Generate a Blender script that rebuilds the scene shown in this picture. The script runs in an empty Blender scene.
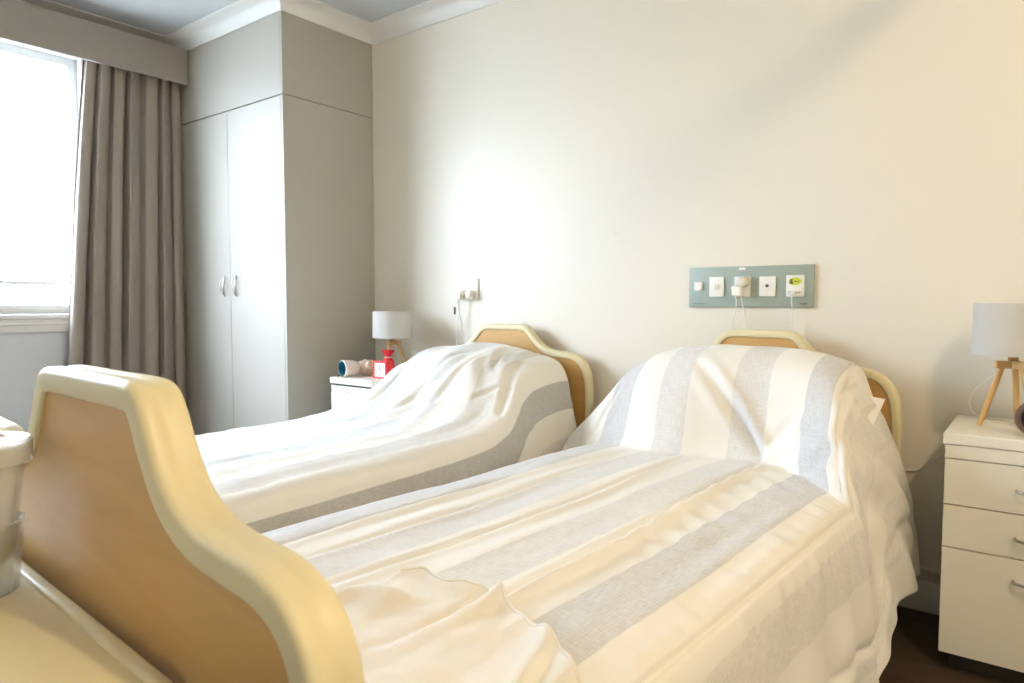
import bpy, bmesh, math, random
from mathutils import Vector, Matrix, noise
random.seed(7)
SC = bpy.context.scene
COL = SC.collection
R = math.radians

# ------------------------------------------------------------------ helpers
def link(o, parent=None):
    COL.objects.link(o)
    if parent is not None:
        o.parent = parent
    return o

def mesh_obj(name, bm, m, parent=None, smooth=True, angle=40):
    bmesh.ops.recalc_face_normals(bm, faces=bm.faces[:])
    me = bpy.data.meshes.new(name)
    bm.to_mesh(me); bm.free()
    if smooth:
        for p in me.polygons: p.use_smooth = True
        try: me.set_sharp_from_angle(angle=R(angle))
        except Exception: pass
    if isinstance(m, (list, tuple)):
        for x in m: me.materials.append(x)
    else:
        me.materials.append(m)
    return link(bpy.data.objects.new(name, me), parent)

def thing(name, label, cat, loc=(0, 0, 0), rz=0, group=None):
    o = bpy.data.objects.new(name, None)
    o.empty_display_size = .1
    o.location = loc; o.rotation_euler = (0, 0, rz)
    COL.objects.link(o)
    o['label'] = label; o['category'] = cat
    if group: o['group'] = group
    return o

def tag(o, label, cat, group=None):
    o['label'] = label; o['category'] = cat
    if group: o['group'] = group
    return o

def struct(name, bm, m, parent=None, **k):
    o = mesh_obj(name, bm, m, parent, **k)
    if parent is None: o['kind'] = 'structure'
    return o

def add_box(bm, x0, x1, y0, y1, z0, z1, bev=0, seg=2, mi=0):
    r = bmesh.ops.create_cube(bm, size=1)
    vs = r['verts']
    for v in vs:
        v.co = Vector((x0 + (v.co.x + .5) * (x1 - x0), y0 + (v.co.y + .5) * (y1 - y0), z0 + (v.co.z + .5) * (z1 - z0)))
    fs = set(f for v in vs for f in v.link_faces)
    for f in fs: f.material_index = mi
    if bev:
        es = list(set(e for v in vs for e in v.link_edges))
        r2 = bmesh.ops.bevel(bm, geom=es, offset=bev, segments=seg, affect='EDGES', profile=.5)
        for f in r2['faces']: f.material_index = mi
    return bm

def box(*a, **k):
    return add_box(bmesh.new(), *a, **k)

def add_tube(bm, pts, r, seg=8, cap=True, radii=None):
    pts = [Vector(p) for p in pts]
    n = len(pts)
    rings = []
    prev = None
    for i, p in enumerate(pts):
        t = (pts[min(i + 1, n - 1)] - pts[max(i - 1, 0)]).normalized()
        if prev is None:
            a = Vector((0, 0, 1)) if abs(t.z) < .9 else Vector((1, 0, 0))
            u = t.cross(a).normalized()
        else:
            u = (prev - t * prev.dot(t)).normalized()
        prev = u
        w = t.cross(u)
        rr = radii[i] if radii else r
        rings.append([bm.verts.new(p + (u * math.cos(2 * math.pi * k / seg) + w * math.sin(2 * math.pi * k / seg)) * rr) for k in range(seg)])
    for i in range(n - 1):
        for k in range(seg):
            bm.faces.new((rings[i][k], rings[i][(k + 1) % seg], rings[i + 1][(k + 1) % seg], rings[i + 1][k]))
    if cap:
        bm.faces.new(rings[0][::-1]); bm.faces.new(rings[-1])
    return bm

def spline(pts, n=8):
    P = [Vector(p) for p in pts]
    out = []
    for i in range(len(P) - 1):
        p0 = P[max(i - 1, 0)]; p1 = P[i]; p2 = P[i + 1]; p3 = P[min(i + 2, len(P) - 1)]
        for k in range(n):
            t = k / n
            out.append(.5 * ((2 * p1) + (p2 - p0) * t + (2 * p0 - 5 * p1 + 4 * p2 - p3) * t * t + (3 * p1 - p0 - 3 * p2 + p3) * t ** 3))
    out.append(P[-1])
    return out

def add_lathe(bm, prof, seg=32, center=(0, 0, 0), closed=False):
    c = Vector(center)
    rings = []
    for r, z in prof:
        if r < 1e-6:
            rings.append([bm.verts.new(c + Vector((0, 0, z)))])
        else:
            rings.append([bm.verts.new(c + Vector((r * math.cos(2 * math.pi * k / seg), r * math.sin(2 * math.pi * k / seg), z))) for k in range(seg)])
    if closed: rings.append(rings[0])
    for a, b in zip(rings[:-1], rings[1:]):
        for k in range(seg):
            k2 = (k + 1) % seg
            if len(a) == 1 and len(b) == 1: continue
            if len(a) == 1: bm.faces.new((a[0], b[k2], b[k]))
            elif len(b) == 1: bm.faces.new((a[k], a[k2], b[0]))
            else: bm.faces.new((a[k], a[k2], b[k2], b[k]))
    return bm

def xform(bm, M):
    bmesh.ops.transform(bm, matrix=M, verts=bm.verts[:]); return bm

# ------------------------------------------------------------------ materials
def mat(name, col, rough=.5, metal=0, bump=None, var=None, spec=.5, trans=0, coat=0, sheen=0, emit=None, alpha=1):
    m = bpy.data.materials.new(name); m.use_nodes = True
    nt = m.node_tree; b = nt.nodes['Principled BSDF']
    b.inputs['Base Color'].default_value = (*col, 1)
    b.inputs['Roughness'].default_value = rough
    b.inputs['Metallic'].default_value = metal
    b.inputs['Specular IOR Level'].default_value = spec
    b.inputs['Transmission Weight'].default_value = trans
    b.inputs['Coat Weight'].default_value = coat
    b.inputs['Sheen Weight'].default_value = sheen
    tc = nt.nodes.new('ShaderNodeTexCoord')
    if var:   # (scale, amount)
        n = nt.nodes.new('ShaderNodeTexNoise'); n.inputs['Scale'].default_value = var[0]; n.inputs['Detail'].default_value = 4
        nt.links.new(tc.outputs['Object'], n.inputs['Vector'])
        mx = nt.nodes.new('ShaderNodeMix'); mx.data_type = 'RGBA'
        mx.inputs[6].default_value = (*[c * (1 - var[1]) for c in col], 1)
        mx.inputs[7].default_value = (*[min(1, c * (1 + var[1])) for c in col], 1)
        nt.links.new(n.outputs['Fac'], mx.inputs[0]); nt.links.new(mx.outputs[2], b.inputs['Base Color'])
    if bump:  # (scale, strength)
        n = nt.nodes.new('ShaderNodeTexNoise'); n.inputs['Scale'].default_value = bump[0]; n.inputs['Detail'].default_value = 3
        nt.links.new(tc.outputs['Object'], n.inputs['Vector'])
        bp = nt.nodes.new('ShaderNodeBump'); bp.inputs['Strength'].default_value = bump[1]; bp.inputs['Distance'].default_value = .01
        nt.links.new(n.outputs['Fac'], bp.inputs['Height']); nt.links.new(bp.outputs['Normal'], b.inputs['Normal'])
    if emit:
        b.inputs['Emission Color'].default_value = (*emit[0], 1); b.inputs['Emission Strength'].default_value = emit[1]
    return m

def wood(name, c1, c2, scale=(1, 14, 14), rough=.35, distort=1.5, coat=0):
    m = mat(name, c1, rough, coat=coat); nt = m.node_tree; b = nt.nodes['Principled BSDF']
    tc = nt.nodes.new('ShaderNodeTexCoord'); mp = nt.nodes.new('ShaderNodeMapping'); mp.inputs['Scale'].default_value = scale
    n = nt.nodes.new('ShaderNodeTexNoise'); n.inputs['Scale'].default_value = 3; n.inputs['Detail'].default_value = 5; n.inputs['Distortion'].default_value = distort
    cr = nt.nodes.new('ShaderNodeValToRGB')
    cr.color_ramp.elements[0].color = (*c2, 1); cr.color_ramp.elements[0].position = .35
    cr.color_ramp.elements[1].color = (*c1, 1); cr.color_ramp.elements[1].position = .65
    nt.links.new(tc.outputs['Object'], mp.inputs['Vector']); nt.links.new(mp.outputs[0], n.inputs['Vector'])
    nt.links.new(n.outputs['Fac'], cr.inputs[0]); nt.links.new(cr.outputs[0], b.inputs['Base Color'])
    return m

def weave(name, col, scale=500, amt=.12, rough=.9):
    m = mat(name, col, rough, sheen=.2); nt = m.node_tree; b = nt.nodes['Principled BSDF']
    tc = nt.nodes.new('ShaderNodeTexCoord')
    cols = []
    for s in ((1, 1, .08), (.08, .08, 1)):
        mp = nt.nodes.new('ShaderNodeMapping'); mp.inputs['Scale'].default_value = s
        n = nt.nodes.new('ShaderNodeTexNoise'); n.inputs['Scale'].default_value = scale; n.inputs['Detail'].default_value = 2
        nt.links.new(tc.outputs['Object'], mp.inputs['Vector']); nt.links.new(mp.outputs[0], n.inputs['Vector']); cols.append(n)
    ad = nt.nodes.new('ShaderNodeMath'); ad.operation = 'ADD'
    nt.links.new(cols[0].outputs['Fac'], ad.inputs[0]); nt.links.new(cols[1].outputs['Fac'], ad.inputs[1])
    mr = nt.nodes.new('ShaderNodeMapRange'); mr.inputs[1].default_value = .6; mr.inputs[2].default_value = 1.4
    mr.inputs[3].default_value = 1 - amt; mr.inputs[4].default_value = 1 + amt
    nt.links.new(ad.outputs[0], mr.inputs[0])
    vm = nt.nodes.new('ShaderNodeVectorMath'); vm.operation = 'SCALE'; vm.inputs[0].default_value = col
    nt.links.new(mr.outputs[0], vm.inputs['Scale']); nt.links.new(vm.outputs[0], b.inputs['Base Color'])
    return m

M = {}
M['wall'] = mat('wall_paint', (.79, .745, .645), .42, bump=(260, .04), spec=.35)
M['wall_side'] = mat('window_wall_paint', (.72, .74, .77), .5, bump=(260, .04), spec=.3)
M['ceil'] = mat('ceiling_paint', (.62, .63, .64), .8)
M['cornice'] = mat('cornice_paint', (.80, .79, .76), .6)
M['skirt'] = mat('skirting_gloss', (.72, .70, .64), .35)
M['wardrobe'] = mat('wardrobe_laminate', (.44, .415, .36), .44, spec=.5)
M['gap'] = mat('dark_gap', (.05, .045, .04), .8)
M['trim'] = mat('window_gloss_paint', (.86, .86, .84), .3)
M['cream_plastic'] = mat('cream_moulded_plastic', (.75, .66, .41), .38, spec=.4)
M['panel'] = wood('beech_laminate', (.66, .40, .14), (.57, .33, .105), (.7, 5, 5), .42, .6)
M['oak'] = wood('oak_lamp_wood', (.68, .44, .18), (.52, .31, .11), (6, 6, 1), .5, .8)
M['curtain'] = weave('curtain_linen', (.33, .28, .235), 700, .14)
M['pelmet'] = weave('pelmet_linen', (.30, .26, .225), 700, .12)
M['lining'] = mat('curtain_lining', (.75, .73, .72), .9)
M['white_lam'] = mat('white_laminate', (.80, .77, .67), .35)
M['metal'] = mat('brushed_nickel', (.42, .40, .37), .35, 1)
M['steel'] = mat('grey_powder_coat', (.55, .55, .55), .4, .3)
M['black'] = mat('black_plastic', (.02, .02, .02), .4)
M['white_plastic'] = mat('white_switch_plastic', (.86, .85, .80), .3)
M['ivory'] = mat('aged_ivory_plastic', (.74, .70, .58), .35)
M['sage'] = mat('sage_green_panel', (.34, .41, .36), .4, var=(8, .04))
M['lime'] = mat('lime_sticker', (.62, .66, .04), .5)
M['ink'] = mat('dark_ink', (.10, .10, .09), .6)
M['red'] = mat('red_plastic', (.75, .03, .035), .35)
M['redcloth'] = mat('red_cloth', (.62, .02, .03), .8, bump=(120, .3))
M['teal'] = mat('teal_glaze', (.01, .17, .26), .3)
M['mugwhite'] = mat('cream_glaze', (.78, .76, .70), .25)
M['shell'] = mat('cream_shell', (.66, .57, .44), .6, var=(30, .25), bump=(60, .3))
M['mattress'] = mat('blue_grey_mattress', (.30, .36, .42), .7)
M['pillowcase'] = mat('white_cotton', (.85, .83, .78), .9)
M['stripfloor'] = None

def shade_mat():
    m = mat('lamp_shade_fabric', (.72, .70, .66), .9); nt = m.node_tree; b = nt.nodes['Principled BSDF']
    tr = nt.nodes.new('ShaderNodeBsdfTranslucent'); tr.inputs[0].default_value = (.75, .70, .62, 1)
    mx = nt.nodes.new('ShaderNodeMixShader'); mx.inputs[0].default_value = .3
    out = nt.nodes['Material Output']
    nt.links.new(b.outputs[0], mx.inputs[1]); nt.links.new(tr.outputs[0], mx.inputs[2]); nt.links.new(mx.outputs[0], out.inputs[0])
    return m
M['shade'] = shade_mat()

def clear_plastic(name, tint, fac):
    m = mat(name, tint, .22); nt = m.node_tree; b = nt.nodes['Principled BSDF']
    tr = nt.nodes.new('ShaderNodeBsdfTransparent'); tr.inputs[0].default_value = (.95, .95, .93, 1)
    mx = nt.nodes.new('ShaderNodeMixShader'); mx.inputs[0].default_value = fac
    out = nt.nodes['Material Output']
    nt.links.new(tr.outputs[0], mx.inputs[1]); nt.links.new(b.outputs[0], mx.inputs[2]); nt.links.new(mx.outputs[0], out.inputs[0])
    return m
M['cup'] = clear_plastic('frosted_plastic', (.92, .92, .92), .28)
M['lid'] = clear_plastic('frosted_lid_plastic', (.88, .88, .87), .45)

def glass_mat():
    m = bpy.data.materials.new('window_glass'); m.use_nodes = True; nt = m.node_tree; nt.nodes.remove(nt.nodes['Principled BSDF'])
    tr = nt.nodes.new('ShaderNodeBsdfTransparent'); gl = nt.nodes.new('ShaderNodeBsdfGlossy'); gl.inputs['Roughness'].default_value = .02
    mx = nt.nodes.new('ShaderNodeMixShader'); mx.inputs[0].default_value = .05
    out = nt.nodes['Material Output']
    nt.links.new(tr.outputs[0], mx.inputs[1]); nt.links.new(gl.outputs[0], mx.inputs[2]); nt.links.new(mx.outputs[0], out.inputs[0])
    return m
M['glass'] = glass_mat()

def floor_mat():
    m = mat('dark_vinyl_planks', (.06, .04, .03), .4); nt = m.node_tree; b = nt.nodes['Principled BSDF']
    tc = nt.nodes.new('ShaderNodeTexCoord')
    mp0 = nt.nodes.new('ShaderNodeMapping'); mp0.inputs['Rotation'].default_value = (0, 0, 0)
    br = nt.nodes.new('ShaderNodeTexBrick'); br.inputs['Scale'].default_value = 1
    br.inputs['Brick Width'].default_value = 1.2; br.inputs['Row Height'].default_value = .15
    br.inputs['Mortar Size'].default_value = .0015
    br.inputs['Color1'].default_value = (.10, .068, .048, 1); br.inputs['Color2'].default_value = (.055, .036, .026, 1); br.inputs['Mortar'].default_value = (.02, .014, .01, 1)
    nt.links.new(tc.outputs['Object'], mp0.inputs[0]); nt.links.new(mp0.outputs[0], br.inputs['Vector'])
    mp = nt.nodes.new('ShaderNodeMapping'); mp.inputs['Scale'].default_value = (2, 30, 1)
    n = nt.nodes.new('ShaderNodeTexNoise'); n.inputs['Scale'].default_value = 2; n.inputs['Detail'].default_value = 6
    nt.links.new(tc.outputs['Object'], mp.inputs[0]); nt.links.new(mp.outputs[0], n.inputs['Vector'])
    mx = nt.nodes.new('ShaderNodeMix'); mx.data_type = 'RGBA'; mx.blend_type = 'MULTIPLY'; mx.inputs[0].default_value = .6
    nt.links.new(br.outputs[0], mx.inputs[6]); nt.links.new(n.outputs['Fac'], mx.inputs[7]); nt.links.new(mx.outputs[2], b.inputs['Base Color'])
    return m
M['floor'] = floor_mat()

# striped linen: stripe coordinate stored in UV.x (metres across) and UV.y (metres along)
def stripe_mat(name, stripes, base=(.83, .805, .74)):
    m = mat(name, base, .92, sheen=.15); nt = m.node_tree; b = nt.nodes['Principled BSDF']
    uv = nt.nodes.new('ShaderNodeUVMap'); uv.uv_map = 'UVMap'
    sx = nt.nodes.new('ShaderNodeSeparateXYZ'); nt.links.new(uv.outputs[0], sx.inputs[0])
    # weave threads
    ths = []
    for s in ((420, 30, 1), (30, 420, 1)):
        mp = nt.nodes.new('ShaderNodeMapping'); mp.inputs['Scale'].default_value = s
        n = nt.nodes.new('ShaderNodeTexNoise'); n.inputs['Scale'].default_value = 1; n.inputs['Detail'].default_value = 2
        nt.links.new(uv.outputs[0], mp.inputs[0]); nt.links.new(mp.outputs[0], n.inputs['Vector']); ths.append(n)
    ad = nt.nodes.new('ShaderNodeMath'); ad.operation = 'ADD'
    nt.links.new(ths[0].outputs['Fac'], ad.inputs[0]); nt.links.new(ths[1].outputs['Fac'], ad.inputs[1])
    prev = None
    for (c, w, col, hea) in stripes:
        # mask = 1 - smoothstep(|x-c|)
        s1 = nt.nodes.new('ShaderNodeMath'); s1.operation = 'SUBTRACT'; nt.links.new(sx.outputs[0], s1.inputs[0]); s1.inputs[1].default_value = c
        s2 = nt.nodes.new('ShaderNodeMath'); s2.operation = 'ABSOLUTE'; nt.links.new(s1.outputs[0], s2.inputs[0])
        mr = nt.nodes.new('ShaderNodeMapRange'); nt.links.new(s2.outputs[0], mr.inputs[0])
        mr.inputs[1].default_value = w / 2 - .002; mr.inputs[2].default_value = w / 2 + .002; mr.inputs[3].default_value = 1; mr.inputs[4].default_value = 0
        # heather colour
        hr = nt.nodes.new('ShaderNodeMapRange'); nt.links.new(ad.outputs[0], hr.inputs[0]); hr.inputs[1].default_value = .75; hr.inputs[2].default_value = 1.25
        hm = nt.nodes.new('ShaderNodeMix'); hm.data_type = 'RGBA'
        hm.inputs[6].default_value = (*[x * (1 - hea) for x in col], 1); hm.inputs[7].default_value = (*[min(1, x * (1 + hea)) for x in col], 1)
        nt.links.new(hr.outputs[0], hm.inputs[0])
        mx = nt.nodes.new('ShaderNodeMix'); mx.data_type = 'RGBA'; nt.links.new(mr.outputs[0], mx.inputs[0])
        if prev is None: mx.inputs[6].default_value = (*base, 1)
        else: nt.links.new(prev, mx.inputs[6])
        nt.links.new(hm.outputs[2], mx.inputs[7]); prev = mx.outputs[2]
    nt.links.new(prev, b.inputs['Base Color'])
    bp = nt.nodes.new('ShaderNodeBump'); bp.inputs['Strength'].default_value = .12; bp.inputs['Distance'].default_value = .002
    nt.links.new(ad.outputs[0], bp.inputs['Height']); nt.links.new(bp.outputs[0], b.inputs['Normal'])
    return m

GREY = (.63, .62, .605); LGREY = (.715, .70, .67)
NS = [(-.92, .14, LGREY, .12), (-.68, .13, LGREY, .10), (-.415, .115, GREY, .12), (-.15, .115, LGREY, .1), (.12, .12, LGREY, .10), (.39, .135, GREY, .14), (.68, .13, (.75, .735, .68), .1), (.96, .13, (.75, .735, .68), .1)]
FS = [(c, w, k, h) for (c, w, k, h) in NS]
FG = (.745, .74, .73)  # far top stripes paled: overexposed window light put into their colour
FS = [(-.92, .14, FG, .08), (-.70, .13, FG, .08), (-.46, .115, FG, .08), (-.21, .12, FG, .08), (.06, .12, FG, .08), (.345, .11, (.70, .67, .61), .10), (.60, .15, (.50, .485, .46), .16), (.88, .13, LGREY, .12)]
M['duvet_near'] = stripe_mat('striped_linen_near', NS)
M['duvet_far'] = stripe_mat('striped_linen_far', FS)
M['throw'] = mat('cream_cotton_throw', (.80, .755, .66), .95, sheen=.3, bump=(420, .15))
M['throw_hem'] = mat('cream_cotton_hem', (.70, .60, .45), .95, bump=(300, .3))

# ------------------------------------------------------------------ room dimensions
BW = 2.813            # back wall
LW = -4.34            # window wall
RW = 1.75; FW = -1.9  # walls behind the camera's back
CZ = 2.705
T = .12
WX0, WX1, WY = LW, -3.208, 2.195    # wardrobe

struct('floor', box(LW - T, RW + T, FW - T, BW + T, -.1, 0), M['floor'], smooth=False)
struct('ceiling', box(LW - T, RW + T, FW - T, BW + T, CZ, CZ + .1), M['ceil'], smooth=False)
struct('wall_back', box(LW - T, RW + T, BW, BW + T, 0, CZ), M['wall'], smooth=False)
struct('wall_right', box(RW, RW + T, FW, BW, 0, CZ), M['wall'], smooth=False)
struct('wall_front', box(LW - T, RW + T, FW - T, FW, 0, CZ), M['wall'], smooth=False)
# window wall with opening
OY0, OY1, OZ0, OZ1 = -.55, 1.66, 1.04, 2.47
b = bmesh.new()
add_box(b, LW - T, LW, FW, OY0, 0, CZ); add_box(b, LW - T, LW, OY1, BW, 0, CZ)
add_box(b, LW - T, LW, OY0, OY1, 0, OZ0); add_box(b, LW - T, LW, OY0, OY1, OZ1, CZ)
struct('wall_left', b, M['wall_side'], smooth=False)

# cornice : coved section swept along wall lines
def cornice(name, path, m):
    """path: list of (x,y) corners, room on the left of the direction of travel"""
    prof = []
    for k in range(9):
        a = k / 8 * math.pi / 2
        prof.append((.088 - .078 * math.sin(a) , -.078 * (1 - math.cos(a)) - .004 ))
    # profile points (offset from wall, z from ceiling): from ceiling edge down to wall edge
    prof = [(.100, 0), (.100, -.006)] + [(.010 + .082 * (1 - math.sin(k / 8 * math.pi / 2)), -.010 - .062 * (1 - math.cos(k / 8 * math.pi / 2))) for k in range(9)] + [(.008, -.078), (0, -.078)]
    bm = bmesh.new()
    P = [Vector(p) for p in path]
    n = len(P)
    rings = []
    for i in range(n):
        d1 = (P[i] - P[i - 1]).normalized() if i > 0 else (P[1] - P[0]).normalized()
        d2 = (P[i + 1] - P[i]).normalized() if i < n - 1 else d1
        n1 = Vector((-d1.y, d1.x)); n2 = Vector((-d2.y, d2.x))
        mtr = (n1 + n2) / (1 + n1.dot(n2))
        rings.append([bm.verts.new((P[i].x + mtr.x * o, P[i].y + mtr.y * o, CZ + z - .0005)) for o, z in prof])
    for a, c in zip(rings[:-1], rings[1:]):
        for k in range(len(prof) - 1):
            bm.faces.new((a[k], a[k + 1], c[k + 1], c[k]))
    return struct(name, bm, m)
e = .001
cornice('trim_1', [(RW - e, FW + e), (RW - e, BW - e), (WX1 + e, BW - e), (WX1 + e, WY - e), (LW + e, WY - e), (LW + e, FW + e), (RW - e, FW + e)], M['cornice'])

# skirting boards
def skirting(name, x0, x1, y0, y1, axis):
    bm = bmesh.new()
    def seg(th, z0, z1, bev):
        if axis == 'back': add_box(bm, x0, x1, BW - th, BW, z0, z1, bev)
        elif axis == 'right': add_box(bm, RW - th, RW, y0, y1, z0, z1, bev)
        elif axis == 'left': add_box(bm, LW, LW + th, y0, y1, z0, z1, bev)
        else: add_box(bm, x0, x1, FW, FW + th, z0, z1, bev)
    seg(.018, .001, .115, .003); seg(.013, .115, .135, .003); seg(.016, .135, .158, .005)
    struct(name, bm, M['skirt'])
skirting('baseboard_back', WX1 + .002, RW, 0, 0, 'back')
skirting('baseboard_right', 0, 0, FW, BW - .02, 'right')
skirting('baseboard_left', 0, 0, FW, WY - .02, 'left')
skirting('baseboard_front', LW, RW, 0, 0, 'front')

# ------------------------------------------------------------------ window
wf = bmesh.new()
fx0, fx1 = LW - .10, LW - .05
def bar(bm, y0, y1, z0, z1, x0=fx0, x1=fx1, bev=.004): add_box(bm, x0, x1, y0, y1, z0, z1, bev)
bar(wf, OY0, OY1, OZ1 - .045, OZ1, bev=0); bar(wf, OY0, OY1, OZ0, OZ0 + .05, bev=0)
bar(wf, OY0, OY0 + .045, OZ0 + .05, OZ1 - .045, bev=0); bar(wf, OY1 - .045, OY1, OZ0 + .05, OZ1 - .045, bev=0)
bar(wf, OY0 + .045, OY1 - .045, 1.198, 1.222, fx0 + .004, fx1 - .004)      # transom rail
bar(wf, -.02, .025, 1.222, OZ1 - .045, bev=0)         # mullion
win = struct('window_1', wf, M['trim'])
gl = bmesh.new(); add_box(gl, LW - .078, LW - .074, OY0 + .02, OY1 - .02, OZ0 + .02, OZ1 - .02)
mesh_obj('window_glass', gl, M['glass'], win, smooth=False)
ar = bmesh.new()
add_box(ar, LW + .0005, LW + .015, OY1, OY1 + .06, OZ0 - .02, OZ1 + .06, .005)
add_box(ar, LW + .0005, LW + .015, OY0 - .06, OY0, OZ0 - .02, OZ1 + .06, .005)
add_box(ar, LW + .0005, LW + .015, OY0, OY1, OZ1, OZ1 + .06, .005)
mesh_obj('architrave', ar, M['trim'], win)
sl = bmesh.new()
add_box(sl, LW - .06, LW + .035, OY0 - .08, OY1 + .08, OZ0 - .028, OZ0, .006)
add_box(sl, LW + .0005, LW + .018, OY0 - .06, OY1 + .06, OZ0 - .10, OZ0 - .028, .005)
add_box(sl, LW + .0005, LW + .026, OY0 - .06, OY1 + .06, OZ0 - .062, OZ0 - .046, .004)
mesh_obj('window_sill', sl, M['trim'], win)

# pelmet
PX = -4.16
pl = thing('curtain_pelmet', 'taupe fabric-covered box pelmet above the window and curtain', 'pelmet', (LW, 0, 2.42))
b = bmesh.new()
add_box(b, PX - .018 - LW, PX - LW, -.75, WY - .006, 0, .208, .003)
add_box(b, .016, PX - .018 - LW, WY - .024, WY - .006, 0, .208, .002)
add_box(b, .016, PX - .018 - LW, -.75, -.732, 0, .208, .002)
add_box(b, .016, PX - .018 - LW, -.73, WY - .026, .19, .207, .001)
mesh_obj('pelmet_box', b, M['pelmet'], pl, smooth=False)
b = bmesh.new(); add_tube(b, [(.08, -.72, .155), (.08, WY - .04, .155)], .008, 8)
mesh_obj('curtain_track', b, M['trim'], pl)

# curtain with pleats (drawn back to the wardrobe corner)
def curtain_mesh(y0t, y1t, y0b, y1b, ztop, zbot, nf, seed):
    rnd = random.Random(seed)
    ph = [rnd.uniform(-.35, .35) for _ in range(nf + 2)]
    am = [rnd.uniform(.55, 1.15) for _ in range(nf + 2)]
    NX, NZ = nf * 22, 50
    bm = bmesh.new(); grid = []
    for j in range(NZ + 1):
        g = j / NZ; z = ztop + (zbot - ztop) * g
        y0 = y0t + (y0b - y0t) * (g ** .8); y1 = y1t + (y1b - y1t) * g
        row = []
        for i in range(NX + 1):
            s = i / NX * nf; k = int(min(s, nf - 1e-6)); f = s - k
            p0 = ph[k]; 
            w = s * 2 * math.pi + ph[k] * (1 - f) * 4 + ph[k + 1] * f * 4 + .5 * math.sin(g * 2.2 + k)
            a = (am[k] * (1 - f) + am[k + 1] * f) * (.036 + .006 * g)
            x = a * (2 * abs(math.sin(w / 2)) ** .75 - 1) + a * .22 * math.sin(w * 1.5 + g * 1.5)
            yy = y0 + (y1 - y0) * (i / NX) + .014 * math.cos(w) * (1 + .4 * g)
            x += .004 * noise.noise(Vector((i * .06, g * 3, seed)))
            row.append(bm.verts.new((x, yy, z)))
        grid.append(row)
    for j in range(NZ):
        for i in range(NX):
            bm.faces.new((grid[j][i], grid[j][i + 1], grid[j + 1][i + 1], grid[j + 1][i]))
    return bm
ct = thing('curtain', 'taupe linen curtain drawn back in soft pleats beside the wardrobe', 'curtain', (LW + .085, 1.62, .02))
bm = curtain_mesh(.030, .562, -.17, .562, 2.53, 0, 7, 3)
o = mesh_obj('drape', bm, M['curtain'], ct)
s = o.modifiers.new('s', 'SOLIDIFY'); s.thickness = .003
# ------------------------------------------------------------------ wardrobe (built-in corner unit)
wd = thing('wardrobe', 'tall grey-beige built-in wardrobe with two long doors in the corner', 'wardrobe', ((WX0 + WX1) / 2, (WY + BW) / 2, 0))
def wl(x, y): return x - (WX0 + WX1) / 2, y - (WY + BW) / 2
def wbox(x0, x1, y0, y1, z0, z1, bev=0):
    a, c = wl(x0, y0); d, f = wl(x1, y1); return box(a, d, c, f, z0, z1, bev)
mesh_obj('carcass', wbox(WX0 + .001, WX1 - .019, WY + .02, BW - .001, .001, CZ - .001), M['gap'], wd, smooth=False)
mesh_obj('side_panel', wbox(WX1 - .018, WX1, WY, BW - .001, .001, 2.198, .0015), M['wardrobe'], wd, smooth=False)
mesh_obj('side_panel', wbox(WX1 - .018, WX1, WY, BW - .001, 2.2015, CZ - .001, .0015), M['wardrobe'], wd, smooth=False)
mesh_obj('top_panel', wbox(WX0 + .001, WX1 - .019, WY, WY + .018, 2.202, CZ - .001, .0015), M['wardrobe'], wd, smooth=False)
mesh_obj('plinth', wbox(WX0 + .001, WX1 - .019, WY + .03, WY + .045, .001, .10), M['wardrobe'], wd, smooth=False)
DX = -3.752
mesh_obj('filler_panel', wbox(WX0 + .001, -4.262, WY, WY + .018, .10, 2.196, .001), M['wardrobe'], wd, smooth=False)
for x0, x1, hx in ((-4.26, DX - .0015, -3.812), (DX + .0015, WX1 - .0205, -3.688)):
    d = mesh_obj('door', wbox(x0, x1, WY, WY + .018, .10, 2.196, .0015), M['wardrobe'], wd, smooth=False)
    sg = -1 if hx < DX else 1
    cx, cy = wl(hx, WY)
    # leaf-shaped pull: two bowed bars meeting at the ends
    bm = bmesh.new()
    for q in (-1, 1):
        add_tube(bm, [(cx + q * .017 * math.sin(math.pi * k / 14), cy - .004 - .018 * math.sin(math.pi * k / 14), 1.14 + .118 * k / 14) for k in range(15)], .0035, 8)
    mesh_obj('door_handle', bm, M['metal'], d)

# ------------------------------------------------------------------ beds
def smooth_profile(half, n=6):
    pts = [(-x, z) for x, z in reversed(half) if x > 0] + [(x, z) for x, z in half]
    return [(p.x, p.y) for p in spline([(x, z, 0) for x, z in pts], n)]

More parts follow.
